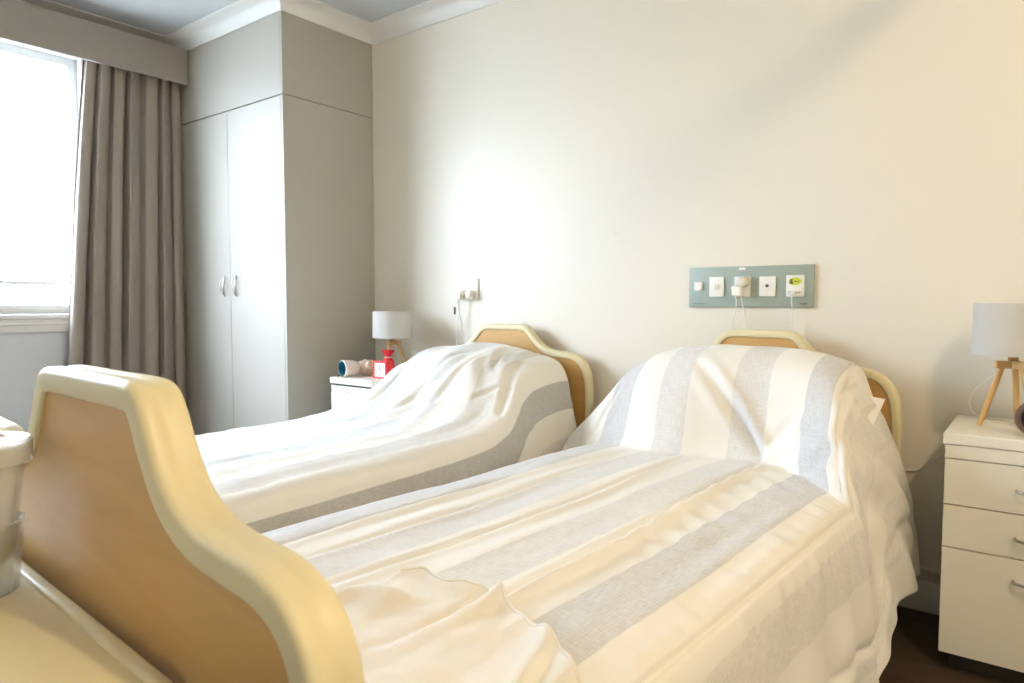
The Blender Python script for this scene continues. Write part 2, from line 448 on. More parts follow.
def board(parent, name, half, zb, v, th, w=.045, r=.014):
    """rounded plastic frame with inset wood panel. outline in local x,z at local y=v (centre plane)"""
    up = smooth_profile(half)
    xr, zr = up[-1]
    # rounded bottom corners
    out = list(up)
    rc = .06
    for k in range(0, 7):
        a = k / 6 * math.pi / 2
        out.append((xr - rc + rc * math.cos(a), zb + rc - rc * math.sin(a)))
    for k in range(0, 7):
        a = k / 6 * math.pi / 2
        out.append((-xr + rc - rc * math.sin(a), zb + rc - rc * math.cos(a)))
    # drop duplicates
    cl = [out[0]]
    for p in out[1:]:
        if math.dist(p, cl[-1]) > .004: cl.append(p)
    if math.dist(cl[0], cl[-1]) < .004: cl.pop()
    out = cl; n = len(out)
    nor = []
    for i in range(n):
        a = Vector(out[i - 1]); c = Vector(out[(i + 1) % n]); d = (c - a).normalized()
        nor.append(Vector((d.y, -d.x)))       # outline runs clockwise seen from -y -> inward normal
    # make sure inward
    cx = sum(p[0] for p in out) / n; cz = sum(p[1] for p in out) / n
    if sum(nor[i].dot(Vector((cx - out[i][0], cz - out[i][1]))) for i in range(n)) < 0:
        nor = [-q for q in nor]
    h = th / 2
    sec = []
    for (ca, cb, a0) in ((r, -h + r, 180), (w - r * .6, -h + r * .6, 270), (w - r * .6, h - r * .6, 0), (r, h - r, 90)):
        rr = r if ca == r else r * .6
        for k in range(5):
            t = R(a0 + 90 * k / 4)
            sec.append((ca + rr * math.cos(t), cb + rr * math.sin(t)))
    # faint groove round the edge (mould line)
    sec += [(0, .008), (.0015, .004), (.0015, -.004), (0, -.008)]
    bm = bmesh.new(); rings = []
    for i in range(n):
        p = Vector(out[i])
        rings.append([bm.verts.new((p.x + nor[i].x * a, v + bb, p.y + nor[i].y * a)) for a, bb in sec])
    m_ = len(sec)
    for i in range(n):
        j = (i + 1) % n
        for k in range(m_):
            bm.faces.new((rings[i][k], rings[i][(k + 1) % m_], rings[j][(k + 1) % m_], rings[j][k]))
    xs = -.012 if name == 'footboard' else (.020 if parent.location.x > -1.5 else .012)
    xform(bm, Matrix.Translation((xs, 0, 0)))
    fr = mesh_obj(name, bm, M['cream_plastic'], parent, angle=50)
    bm = bmesh.new()
    inner = [Vector(out[i]) + nor[i] * (w - .006) for i in range(n)]
    ths = h - .007
    A = [bm.verts.new((p.x, v - ths, p.y)) for p in inner]; B = [bm.verts.new((p.x, v + ths, p.y)) for p in inner]
    bm.faces.new(A); bm.faces.new(B[::-1])
    for i in range(n):
        j = (i + 1) % n; bm.faces.new((A[i], B[i], B[j], A[j]))
    bm.normal_update()
    bmesh.ops.triangulate(bm, faces=[f for f in bm.faces if len(f.verts) > 4])
    xform(bm, Matrix.Translation((xs, 0, 0)))
    mesh_obj('wood_panel', bm, M['panel'], fr, smooth=False)
    return fr

FOOT = [(0, 1.006), (.125, 1.006), (.170, 1.000), (.196, .975), (.219, .937), (.257, .890), (.312, .862), (.382, .853), (.452, .847), (.507, .822), (.540, .775), (.550, .70), (.552, .60), (.552, .50)]
HEAD = [(0, .995), (.09, .995), (.135, .988), (.165, .965), (.190, .938), (.225, .905), (.270, .880), (.330, .872), (.395, .865), (.445, .842), (.482, .79), (.497, .72), (.50, .62), (.50, .50)]

def make_bed(name, label, loc, rz, L, mat_top, foot_half):
    t = thing(name, label, 'bed', loc, rz, None)
    board(t, 'headboard', HEAD, .30, -.03, .045, .030, .011)
    fh = [(x * foot_half / .552, z) for x, z in FOOT]
    board(t, 'footboard', fh, .30, -L + .033, .060, .037, .010)
    bm = bmesh.new()
    for s in (-1, 1): add_box(bm, s * .43 - .02, s * .43 + .02, -L + .065, -.06, .30, .36, .004)
    for v in (-.25, -.9, -1.5, -L + .25): add_box(bm, -.41, .41, v - .02, v + .02, .31, .35, .003)
    mesh_obj('bed_frame', bm, M['steel'], t)
    for sx in (-1, 1):
        for v in (-.28, -L + .28):
            bm = bmesh.new(); add_box(bm, sx * .36 - .02, sx * .36 + .02, v - .02, v + .02, .12, .305, .003)
            leg = mesh_obj('leg', bm, M['steel'], t)
            bm = bmesh.new()
            add_tube(bm, [(sx * .36 - .014, v, .055), (sx * .36 + .014, v, .055)], .054, 20)
            add_box(bm, sx * .36 - .022, sx * .36 + .022, v - .02, v + .02, .07, .13, .004)
            mesh_obj('castor', bm, M['black'], leg)
    # mattress with raised head end
    bm = bmesh.new()
    vs = [(-L + .095, 0), (-.80, 0), (-.52, 0), (-.30, .04), (-.10, .08)]
    rows = []
    for v, dz in vs:
        rows.append([bm.verts.new((x, v, z + dz)) for x, z in ((-.41, .37), (.41, .37), (.43, .39), (.43, mat_top - .03), (.40, mat_top), (-.40, mat_top), (-.43, mat_top - .03), (-.43, .39))])
    for a, c in zip(rows[:-1], rows[1:]):
        for k in range(8): bm.faces.new((a[k], a[(k + 1) % 8], c[(k + 1) % 8], c[k]))
    bm.faces.new(rows[0]); bm.faces.new(rows[-1][::-1])
    mesh_obj('mattress', bm, M['mattress'], t, angle=30)
    return t

NEAR_LOC = (-.89, 2.755, 0); NEAR_ROT = R(-3); NEAR_L = 2.385
FAR_LOC = (-2.15, 2.755, 0); FAR_ROT = R(2); FAR_L = 2.325
make_bed('hospital_bed', 'nearer hospital bed, cream-edged wooden footboard filling the lower left foreground', NEAR_LOC, NEAR_ROT, NEAR_L, .485, .552)
make_bed('hospital_bed', 'farther hospital bed beside the wardrobe, only its cream-edged headboard showing', FAR_LOC, FAR_ROT, FAR_L, .52, .50)

# ------------------------------------------------------------------ duvets
def sstep(a, b_, x):
    t = max(0., min(1., (x - a) / (b_ - a))); return t * t * (3 - 2 * t)

def catmull1(xs, ys, x):
    if x <= xs[0]: return ys[0]
    if x >= xs[-1]: return ys[-1]
    i = 0
    while xs[i + 1] < x: i += 1
    h = xs[i + 1] - xs[i]; t = (x - xs[i]) / h
    def sl(k):
        if k == 0: return (ys[1] - ys[0]) / (xs[1] - xs[0])
        if k == len(xs) - 1: return (ys[-1] - ys[-2]) / (xs[-1] - xs[-2])
        a = (ys[k] - ys[k - 1]) / (xs[k] - xs[k - 1]); c = (ys[k + 1] - ys[k]) / (xs[k + 1] - xs[k])
        if a * c <= 0: return 0
        return 2 * a * c / (a + c)
    m0 = sl(i) * h; m1 = sl(i + 1) * h
    t2 = t * t; t3 = t2 * t
    return (2 * t3 - 3 * t2 + 1) * ys[i] + (t3 - 2 * t2 + t) * m0 + (-2 * t3 + 3 * t2) * ys[i + 1] + (t3 - t2) * m1

class Drape:
    def __init__(s, knots, flat, mound, stations, crease, wr, length):
        s.k = knots; s.f = flat; s.m = mound; s.st = stations; s.cr = crease; s.wr = wr; s.L = length
    def base(s, q, t):
        ts = [a[0] for a in s.st]
        v = catmull1(ts, [a[1] for a in s.st], t); m = catmull1(ts, [a[2] for a in s.st], t)
        fu = catmull1(s.k, [a[0] for a in s.f], q); fz = catmull1(s.k, [a[1] for a in s.f], q)
        mu = catmull1(s.k, [a[0] for a in s.m], q); mz = catmull1(s.k, [a[1] for a in s.m], q)
        dv = s.cr(q, t)
        z = fz + (mz - fz) * m
        u = fu + (mu - fu) * min(1, m * 1.15 if m > 0 else 0)
        return Vector((u, v + dv, z))
    def pt(s, q, t):
        e_ = .004
        p = s.base(q, t)
        du = s.base(q + e_, t) - s.base(q - e_, t); dt = s.base(q, min(1, t + e_)) - s.base(q, max(0, t - e_))
        n = du.cross(dt)
        n = n.normalized() if n.length > 1e-9 else Vector((0, 0, 1))
        return p + n * s.wr(q, t, p), n

def build_duvet(name, dr, NQ, NT, m, q0, q1, label, loc, rz, thick=.022):
    bm = bmesh.new(); uvl = bm.loops.layers.uv.new('UVMap')
    g = []; uvs = {}
    for j in range(NT + 1):
        t = j / NT; row = []
        for i in range(NQ + 1):
            q = q0 + (q1 - q0) * i / NQ
            p, n = dr.pt(q, t)
            v = bm.verts.new(p); row.append(v); uvs[v] = (q, t * 2.6)
        g.append(row)
    for j in range(NT):
        for i in range(NQ):
            f = bm.faces.new((g[j][i], g[j][i + 1], g[j + 1][i + 1], g[j + 1][i]))
            for l in f.loops: l[uvl].uv = uvs[l.vert]
    # keep orientation (normal up): no recalculation
    me = bpy.data.meshes.new(name); bm.to_mesh(me); bm.free()
    for p in me.polygons: p.use_smooth = True
    me.materials.append(m)
    o = link(bpy.data.objects.new(name, me)); o.location = loc; o.rotation_euler = (0, 0, rz)
    sd = o.modifiers.new('thick', 'SOLIDIFY'); sd.thickness = thick; sd.offset = -1
    tag(o, label, 'duvet')
    return o

def gauss(x, s): return math.exp(-x * x / (2 * s * s))
def seg_d(q, t, a, b_, asp=2.3):
    # distance of (q,t) to a segment, t scaled to metres
    P = Vector((q, t * asp)); A = Vector((a[0], a[1] * asp)); B = Vector((b_[0], b_[1] * asp))
    AB = B - A; k = max(0, min(1, (P - A).dot(AB) / AB.dot(AB)))
    return (P - A - AB * k).length, k

# ---- near duvet
NK = [-.95, -.75, -.62, -.54, -.45, -.2, 0, .2, .42, .50, .56, .62, .75, .95, 1.12]
NF = [(-.62, .15), (-.60, .33), (-.575, .44), (-.545, .505), (-.45, .555), (-.2, .565), (0, .57), (.2, .568), (.42, .562), (.490, .552), (.535, .528), (.555, .478), (.575, .35), (.595, .17), (.606, .07)]
NM = [(-.74, .40), (-.665, .55), (-.58, .655), (-.50, .745), (-.405, .85), (-.2, .930), (0, .940), (.2, .936), (.385, .902), (.415, .872), (.432, .825), (.458, .760), (.518, .64), (.572, .45), (.604, .20)]
# stations: t, v, mound factor
NSt = [(0, -2.285, -.03), (.05, -2.19, 0), (.35, -1.45, 0), (.60, -.78, .01), (.68, -.54, .0), (.72, -.455, -.01), (.745, -.425, .14), (.79, -.40, .50), (.835, -.355, .80), (.875, -.28, .95), (.92, -.19, 1.), (.96, -.13, .985), (1., -.105, .93)]
def ncr(q, t):
    k = gauss(t - .73, .075)
    s = sstep(.18, .56, q)
    return -.19 * s * k - .08 * sstep(-.2, -.55, q) * k * 0 + .03 * k * math.sin(q * 9)
def nwr(q, t, p):
    w = 0
    top = 1 - sstep(.5, .6, abs(q))
    side = sstep(.56, .72, q)
    # broad quilting puffs
    w += .006 * noise.noise(Vector((q * 4, t * 7, 1.3)))
    w += .0035 * noise.noise(Vector((q * 14, t * 16, 4.1)))
    # wrinkles running with the stripes (long ones)
    flat = 1 - sstep(.66, .76, t)
    lw = noise.noise(Vector((q * 22 + 1.5 * math.sin(t * 4), t * 3.0, 7.7)))
    w += .004 * flat * top * lw
    # distinct long creases between stripes
    for c, a, sgm in ((-.235 , .009, .011), (.205, .026, .009), (-.335, .012, .010), (-.055, .010, .009)):
        cc = c + .018 * math.sin(t * 7 + c * 30)
        w -= a * gauss(q - cc, sgm) * sstep(.08, .25, t) * (1 - sstep(.64, .72, t)) * (.6 + .6 * noise.noise(Vector((t * 6, c * 50, 0))) + .4)
        w += a * .7 * gauss(q - cc - .026, sgm * 1.4) * sstep(.08, .25, t) * (1 - sstep(.64, .72, t))
    # short puckers across the wide cream stripe
    pk = gauss(q - .27, .06) * sstep(.25, .45, t) * (1 - sstep(.62, .70, t))
    w += .004 * pk * math.sin(t * 150 + q * 24)
    # seam along the right edge with puckers
    w -= .015 * gauss(q - .555, .0065) * (1 - sstep(.72, .80, t))
    w += .005 * (gauss(q - .61, .035) + gauss(q - .50, .03)) * noise.noise(Vector((q * 5, t * 55, 3))) * (1 - .3 * sstep(.7, .8, t)) * 1.6
    # vertical folds on the hanging side
    fold = math.sin(t * 52 + 2.6 * noise.noise(Vector((t * 6, q * 2, 9))) + q * 5)
    w += side * (.005 + .009 * sstep(.65, 1.1, q)) * fold * .75
    w += side * .006 * noise.noise(Vector((q * 6, t * 22, 2)))
    ls = sstep(.56, .75, -q)
    w += ls * .012 * math.sin(t * 46 + 2 * noise.noise(Vector((t * 5, 1, 2))))
    # second seam low on the side
    w -= side * .012 * gauss(q - (.93 - .06 * math.sin(t * 5)), .012)
    # pillow: pinch at the crease and diagonal folds
    def crease(a, b_, amp, sg, side_amp=.6):
        d, k = seg_d(q, t, a, b_)
        P = Vector((q, t * 2.3)); A = Vector((a[0], a[1] * 2.3)); B = Vector((b_[0], b_[1] * 2.3))
        AB = (B - A).normalized(); sd = (P - A).cross(AB) if False else (P.x - A.x) * AB.y - (P.y - A.y) * AB.x
        prof = math.sin(math.pi * min(1, max(0, .12 + k * .8)))
        r_ = -amp * gauss(d, sg) * prof
        r_ += amp * side_amp * gauss(d - sg * 2.1, sg * 1.2) * prof * (1 if sd > 0 else .4)
        return r_
    w += crease((.17, .735), (-.08, .845), .022, .014, .9)
    w += crease((.17, .735), (.33, .80), .012, .012)
    w += crease((.17, .735), (.06, .80), .010, .010)
    w += crease((.26, .70), (.55, .80), .014, .014)
    w += crease((-.25, .86), (-.02, .90), .006, .010)
    w += crease((.30, .71), (.20, .655), .010, .014)
    w += crease((.50, .74), (.56, .90), .012, .012)
    w += crease((.44, .96), (.54, .85), .010, .010)
    w += crease((-.50, .76), (-.42, .86), .008, .012)
    # folds fanning down from the pillow corner
    fan = sstep(.44, .6, q) * sstep(.74, .84, t)
    w += fan * .009 * math.sin((q * .55 + (1 - t) * 1.6) * 58) * (1 - sstep(.96, 1, t) * .5)
    w *= 1 - .75 * sstep(.93, .99, t)
    return w
near = Drape(NK, NF, NM, NSt, ncr, nwr, 2.3)
build_duvet('duvet', near, 400, 260, M['duvet_near'], -.95, 1.12, 'cream and grey striped linen duvet spread over the nearer bed', NEAR_LOC, NEAR_ROT)

# ---- far duvet
FK = [-1.0, -.80, -.64, -.54, -.45, -.2, 0, .2, .40, .455, .50, .58, .75, .95]
FF = [(-.60, .20), (-.585, .38), (-.56, .50), (-.53, .565), (-.45, .595), (-.2, .602), (0, .604), (.2, .604), (.40, .600), (.455, .585), (.48, .555), (.495, .48), (.51, .32), (.53, .14)]
FM = [(-.575, .40), (-.565, .55), (-.55, .66), (-.51, .67), (-.43, .755), (-.22, .878), (-.02, .908), (.16, .892), (.31, .858), (.385, .828), (.420, .770), (.440, .70), (.470, .56), (.50, .38)]
FSt = [(0, -2.235, -.02), (.05, -2.15, 0), (.35, -1.45, 0), (.54, -1.02, .01), (.63, -.80, .06), (.69, -.67, .22), (.74, -.59, .50), (.79, -.52, .76), (.84, -.43, .90), (.90, -.32, .97), (.96, -.19, 1.), (1., -.115, .98)]
def fcr(q, t):
    # on the window side the slope is longer
    k = gauss(t - .78, .09)
    return .05 * k * sstep(.2, .5, q) + .05 * k * sstep(.1, -.5, q)
def fwr(q, t, p):
    w = .005 * noise.noise(Vector((q * 5, t * 8, 11.3))) + .003 * noise.noise(Vector((q * 15, t * 18, 4.1)))
    flat = 1 - sstep(.70, .8, t)
    lw = noise.noise(Vector((q * 20 + 1.2 * math.sin(t * 5), t * 4.0, 17.7)))
    w += .006 * lw * (.5 + .5 * flat)
    w += .0035 * noise.noise(Vector((q * 8, t * 55, 5.7))) * flat
    # ripples following the slope to the raised head end
    sl_ = sstep(.5, .66, t) * (1 - sstep(.93, .99, t)) * (1 - sstep(.3, .42, q))
    w += .007 * sl_ * math.sin(q * 34 + t * 16 + 1.5 * noise.noise(Vector((q * 3, t * 6, 8))))
    side = sstep(.46, .58, q)
    w += side * .008 * noise.noise(Vector((q * 3, t * 28, 2)))
    def crease(a, b_, amp, sg):
        d, k = seg_d(q, t, a, b_)
        prof = math.sin(math.pi * min(1, max(0, .12 + k * .8)))
        return amp * prof * (-gauss(d, sg) + .7 * gauss(d - sg * 2.1, sg * 1.2))
    w += crease((-.30, .66), (-.12, .92), .016, .012)
    w += crease((-.10, .62), (.10, .86), .010, .012)
    w += crease((.36, .80), (.22, .93), .012, .014)
    w += crease((.44, .70), (.42, .88), .016, .012)
    w += crease((.30, .72), (.44, .76), .010, .010)
    w += crease((.10, .70), (.22, .86), .009, .011)
    return w
far = Drape(FK, FF, FM, FSt, fcr, fwr, 2.3)
build_duvet('duvet', far, 260, 240, M['duvet_far'], -1.0, .95, 'white striped linen duvet spread over the farther bed near the wardrobe', FAR_LOC, FAR_ROT)

# ---- pillow under the near duvet, corner peeping out at the right
def pillow(name, label, loc, rz, tilt, w=.66, d=.40, h=.13):
    bm = bmesh.new(); g = []
    N = 26
    for side in (1, -1):
        gg = []
        for j in range(N + 1):
            row = []
            for i in range(N + 1):
                a = i / N * 2 - 1; c = j / N * 2 - 1
                ed = (1 - abs(a) ** 2.6) * (1 - abs(c) ** 2.6)
                x = a * w / 2 * (1 - .05 * (1 - abs(c)) * 0 - .04 * (1 - c * c) * 0); y = c * d / 2
                x *= 1 - .035 * (1 - abs(a)) ; 
                z = side * (h / 2) * max(0, ed) ** .5
                z += .004 * noise.noise(Vector((a * 4, c * 4, side)))*(ed > 0)
                row.append(bm.verts.new((x, y, z)))
            gg.append(row)
        for j in range(N):
            for i in range(N): bm.faces.new((gg[j][i], gg[j][i + 1], gg[j + 1][i + 1], gg[j + 1][i]))
    bmesh.ops.remove_doubles(bm, verts=bm.verts[:], dist=.0015)
    Mx = Matrix.Rotation(tilt, 4, 'X')
    xform(bm, Mx)
    o = mesh_obj(name, bm, M['pillowcase'])
    o.location = loc; o.rotation_euler = (0, 0, rz)
    return tag(o, label, 'pillow')
pillow('pillow', 'white pillow mostly hidden inside the hump of the nearer striped duvet', (-.868, 2.540, .735), NEAR_ROT, R(24), w=.905, d=.20, h=.085)

# ---- folded throw at the foot of the near bed
def throw():
    bm = bmesh.new(); NU, NV = 90, 50; g = []
    q0, q1 = .03, .60
    for j in range(NV + 1):
        row = []
        for i in range(NU + 1):
            f = i / NU; q = q0 + (q1 - q0) * f
            # t position of the hem for this q
            te = catmull1([.03, .07, .12, .17, .22, .28, .34, .42, .48, .60], [.192, .204, .200, .206, .212, .200, .192, .180, .166, .148], q)
            t = .012 + (te - .012) * (j / NV)
            p, n = near.pt(q, t)
            h = .009
            # loft near the hem, rumpled
            h += .010 * math.exp(-((j / NV - 1) / .05) ** 2)
            # raised dart fold on the left, running away from the hem
            ax = (q + .04) - (.05 + (j / NV) * .10)
            h += .018 * gauss((j / NV) - (.72 + .9 * (q - .06)), .045) * (1 - sstep(.10, .16, q))
            h += .016 * gauss(q - (.47 + .10 * (1 - j / NV)), .018) * sstep(.45, .9, j / NV)
            h += .014 * gauss(q - (.40 + .16 * (1 - j / NV)), .016) * sstep(.3, .8, j / NV)
            h += .010 * gauss(q - (.25 + .05 * (1 - j / NV)), .014) * sstep(.6, .95, j / NV)
            h += .006 * (noise.noise(Vector((q * 9, t * 30, 3))) + .6 * noise.noise(Vector((q * 26, t * 60, 8))))
            row.append(bm.verts.new(p + n * max(h, .004)))
        g.append(row)
    for j in range(NV):
        for i in range(NU):
            f = bm.faces.new((g[j][i], g[j][i + 1], g[j + 1][i + 1], g[j + 1][i]))
    me = bpy.data.meshes.new('throw_blanket'); bm.to_mesh(me); bm.free()
    for p in me.polygons: p.use_smooth = True
    me.materials.append(M['throw'])
    o = link(bpy.data.objects.new('throw_blanket', me)); o.location = NEAR_LOC; o.rotation_euler = (0, 0, NEAR_ROT)
    sd = o.modifiers.new('t', 'SOLIDIFY'); sd.thickness = .005; sd.offset = 1
    tag(o, 'plain cream throw with a rumpled hem laid over the foot of the nearer bed', 'blanket')
    # stitched hem : a rounded band along the top edge
    bm = bmesh.new()
    pts = [Vector(v) for v in [me.vertices[NV * (NU + 1) + i].co[:] for i in range(NU + 1)]]
    add_tube(bm, [p + Vector((0, -.004, .003)) for p in pts], .004, 8)
    mesh_obj('hem', bm, M['throw'], o)
throw()

# ------------------------------------------------------------------ overbed table at lower left
tb = thing('overbed_table', 'cream laminate overbed table top pushed against the footboard at lower left', 'table', (-1.36, .204, 0), NEAR_ROT)
# local x along board
bm = bmesh.new(); add_box(bm, -.55, .62, -.225, .178, .660, .686, .008, 3)
mesh_obj('table_top', bm, M['cream_plastic'], tb)
bm = bmesh.new(); add_box(bm, -.55, .62, .162, .182, .664, .692, .006, 3)
mesh_obj('raised_edge', bm, M['cream_plastic'], tb)
bm = bmesh.new(); add_box(bm, -.48, -.42, -.05, .05, .08, .661, .006)
mesh_obj('column', bm, M['steel'], tb)
bm = bmesh.new(); add_box(bm, -.50, .45, -.17, -.13, .05, .085, .006); add_box(bm, -.50, .45, .07, .11, .05, .085, .006); add_box(bm, -.50, -.40, -.17, .11, .05, .085, .006)
mesh_obj('base_frame', bm, M['steel'], tb)
for x in (-.46, .42):
    for y in (-.15, .09):
        bm = bmesh.new(); add_tube(bm, [(x - .01, y, .026), (x + .01, y, .026)], .025, 16)
        mesh_obj('castor', bm, M['black'], tb)

# plastic tubs
def tub(name, label, loc, prof_out, m, parts=None, thk=.0022):
    t = thing(name, label, 'cup', loc)
    inner = [(max(0, r - thk), z + (thk if i == 0 or r < 1e-5 else 0)) for i, (r, z) in enumerate(prof_out)]
    bm = bmesh.new()
    add_lathe(bm, [(0, prof_out[0][1])] + prof_out + inner[::-1] + [(0, prof_out[0][1] + thk)], 40)
    mesh_obj('cup_body', bm, m, t, angle=50)
    return t
CX, CY = -1.187, .306
tub('plastic_cup', 'lower frosted plastic cup standing on the table at the left edge', (CX, CY, .6865),
    [(.040, 0), (.042, .002), (.050, .095), (.0535, .097), (.0535, .103), (.052, .104)], M['cup'])
u = tub('plastic_cup', 'upper lidded frosted plastic cup stacked inside the lower cup', (CX, CY, .732),
    [(.036, 0), (.038, .002), (.0545, .150), (.057, .151)], M['cup'])
bm = bmesh.new()
add_lathe(bm, [(0, .1845), (.020, .1845), (.026, .180), (.040, .176), (.0600, .176), (.0635, .172), (.0635, .142), (.0605, .141), (.0605, .168), (.038, .171), (.0, .171)], 40)
mesh_obj('lid', bm, M['lid'], u, angle=40)

# ------------------------------------------------------------------ bedside cabinets
def cabinet(label, x, yf, w, h, d, shade_strip=False):
    t = thing('bedside_cabinet', label, 'cabinet', (x + w / 2, yf + d / 2, 0))
    X = w / 2; Y = d / 2
    bm = bmesh.new(); add_box(bm, -X, X, -Y, Y, h - .032, h, .003)
    mesh_obj('cabinet_top', bm, M['white_lam'], t, smooth=False)
    bm = bmesh.new(); add_box(bm, -X + .006, X - .006, -Y + .024, Y - .001, .055, h - .0325)
    mesh_obj('cabinet_body', bm, M['white_lam'], t, smooth=False)
    bm = bmesh.new(); add_box(bm, -X + .006, X - .006, -Y + .004, -Y + .0235, h - .072, h - .033, .001)
    mesh_obj('top_rail', bm, M['white_lam'], t, smooth=False)
    if shade_strip:
        mesh_obj('shade_strip', box(-X + .008, X - .008, -Y + .001, -Y + .0035, h - .040, h - .0325), M['gap'], t, smooth=False)  # dark strip painting the shadow line between top and rail
    bm = bmesh.new(); add_box(bm, -X + .03, X - .03, -Y + .05, Y - .01, .001, .0545)
    mesh_obj('plinth', bm, M['gap'], t, smooth=False)
    zs = [h - .075, h - .212, h - .340, .057]
    for k in range(3):
        bm = bmesh.new(); add_box(bm, -X + .006, X - .006, -Y + .003, -Y + .0235, zs[k + 1] + .0035, zs[k], .0015)
        dn = mesh_obj('drawer', bm, M['white_lam'], t, smooth=False)
        zc = zs[k] - (.068 if k < 2 else .062)
        bm = bmesh.new()
        pts = [(-.05, -Y + .004, zc), (-.048, -Y - .012, zc), (-.036, -Y - .022, zc), (0, -Y - .026, zc), (.036, -Y - .022, zc), (.048, -Y - .012, zc), (.05, -Y + .004, zc)]
        add_tube(bm, spline(pts, 5), .0042, 8)
        mesh_obj('drawer_handle', bm, M['metal'], dn)
    return t
HN = .718
cabinet('white three-drawer bedside cabinet at the right edge of the picture', -.220, 2.37, .46, HN, .42)
HF = .705
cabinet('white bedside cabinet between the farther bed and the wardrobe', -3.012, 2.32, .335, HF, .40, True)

# ------------------------------------------------------------------ table lamps
def table_lamp(label, x, y, z, rz, k=1):
    t = thing('table_lamp', label, 'lamp', (x, y, z), rz)
    t.scale = (1, 1, k)
    bm = bmesh.new()
    r0, r1 = .108, .106; zb, zt = .215, .365
    add_lathe(bm, [(r0, zb), (r1, zt), (r1 - .0025, zt), (r0 - .0025, zb)], 48, closed=True)
    sh = mesh_obj('lamp_shade', bm, M['shade'], t, angle=50)
    bm = bmesh.new()
    for k in range(3):
        a = k * 2 * math.pi / 3
        add_tube(bm, [(0, 0, .235), (math.cos(a) * (r0 - .002), math.sin(a) * (r0 - .002), .222)], .0015, 6)
    mesh_obj('shade_ring', bm, M['white_plastic'], sh)
    bm = bmesh.new(); add_box(bm, -.011, .011, -.011, .011, .1975, .225, .002)
    mesh_obj('lamp_neck', bm, M['oak'], t)
    bm = bmesh.new(); add_tube(bm, [(0, 0, .225), (0, 0, .265)], .014, 14)
    mesh_obj('lamp_socket', bm, M['white_plastic'], t)
    bm = bmesh.new(); add_lathe(bm, [(0, .262), (.012, .265), (.016, .275), (.027, .30), (.027, .315), (.018, .333), (0, .338)], 20)
    mesh_obj('light_bulb', bm, M['white_plastic'], t)
    bm = bmesh.new()
    for a in (0, 120, 240):
        add2 = bmesh.new(); add_box(add2, 0, .046, -.010, .010, .175, .197, .002)
        xform(add2, Matrix.Rotation(R(a), 4, 'Z'))
        me = bpy.data.meshes.new('tmp'); add2.to_mesh(me); add2.free(); bm.from_mesh(me); bpy.data.meshes.remove(me)
    mesh_obj('tripod_head', bm, M['oak'], t)
    for a in (0, 120, 240):
        bm = bmesh.new()
        p0 = Vector((.030, 0, .178)); p1 = Vector((.083, 0, .0045))
        add_tube(bm, [p0, p1], .0085, 12, radii=[.0095, .0075])
        xform(bm, Matrix.Rotation(R(a), 4, 'Z'))
        mesh_obj('leg', bm, M['oak'], t)
    return t
rl = table_lamp('tripod table lamp with white drum shade at the right edge', -.066, 2.585, HN, R(200), 1.045)
table_lamp('small tripod table lamp with white drum shade beside the wardrobe', -2.825, 2.60, HF, R(285), .955)

# ------------------------------------------------------------------ things on far cabinet
# red clock
ck = thing('alarm_clock', 'small square red alarm clock with white face on the far cabinet', 'clock', (-2.735, 2.43, HF), R(6))
bm = bmesh.new(); add_box(bm, -.047, .047, -.002, .045, 0, .092, .006, 3)
mesh_obj('clock_case', bm, M['red'], ck)
bm = bmesh.new()
for (x0, x1, z0, z1) in ((-.047, -.037, 0, .092), (.037, .047, 0, .092), (-.037, .037, 0, .010), (-.037, .037, .082, .092)):
    add_box(bm, x0, x1, -.008, -.002, z0, z1, .002)
mesh_obj('clock_rim', bm, M['red'], ck)
bm = bmesh.new(); add_box(bm, -.037, .037, -.004, -.0021, .010, .082)
fc = mesh_obj('clock_face', bm, M['white_plastic'], ck, smooth=False)
bm = bmesh.new()
for k in range(12):
    a = k * math.pi / 6; rr = .029
    add_box(bm, rr * math.sin(a) - .0022, rr * math.sin(a) + .0022, -.0052, -.0041, .046 + rr * math.cos(a) - .0026, .046 + rr * math.cos(a) + .0026)
mesh_obj('clock_numerals', bm, M['ink'], fc, smooth=False)
bm = bmesh.new(); add_box(bm, -.0014, .0014, -.0062, -.0054, .044, .070); add_box(bm, -.002, .002, -.0062, -.0054, .044, .062)
mesh_obj('clock_hands', bm, M['ink'], fc, smooth=False)

# red pouch tied at the neck
rp = thing('gift_pouch', 'red fabric pouch tied at the neck behind the red clock', 'pouch', (-2.775, 2.522, HF))
rp.scale = (1.1, 1.1, 1.1)
bm = bmesh.new()
add_lathe(bm, [(0, .001), (.026, .001), (.034, .012), (.036, .045), (.030, .078), (.017, .092), (.014, .098), (.020, .106), (.030, .122), (.033, .130), (.026, .128), (.012, .110), (0, .105)], 28)
for v in bm.verts:
    a = math.atan2(v.co.y, v.co.x); k = 1 + .12 * math.sin(a * 7) * sstep(.06, .12, v.co.z)
    v.co.x *= k; v.co.y *= k * .8
mesh_obj('pouch_bag', bm, M['redcloth'], rp, angle=80)
bm = bmesh.new(); add_tube(bm, [(.0165 * math.cos(a * .35), .014 * math.sin(a * .35), .095) for a in range(19)], .003, 6)
mesh_obj('tie_cord', bm, M['ivory'], rp)
# little dark bottle beside lamp foot
bt = thing('small_bottle', 'tiny dark-capped bottle at the foot of the lamp by the clock', 'bottle', (-2.70, 2.54, HF))
bm = bmesh.new(); add_lathe(bm, [(0, 0), (.013, 0), (.014, .003), (.014, .026), (.008, .033), (0, .033)], 18)
mesh_obj('bottle_body', bm, M['ivory'], bt)
bm = bmesh.new(); add_lathe(bm, [(0, .0331), (.008, .0331), (.008, .045), (0, .046)], 18)
mesh_obj('bottle_cap', bm, M['ink'], bt)

MUGLOC = (-2.945, 2.400, HF)
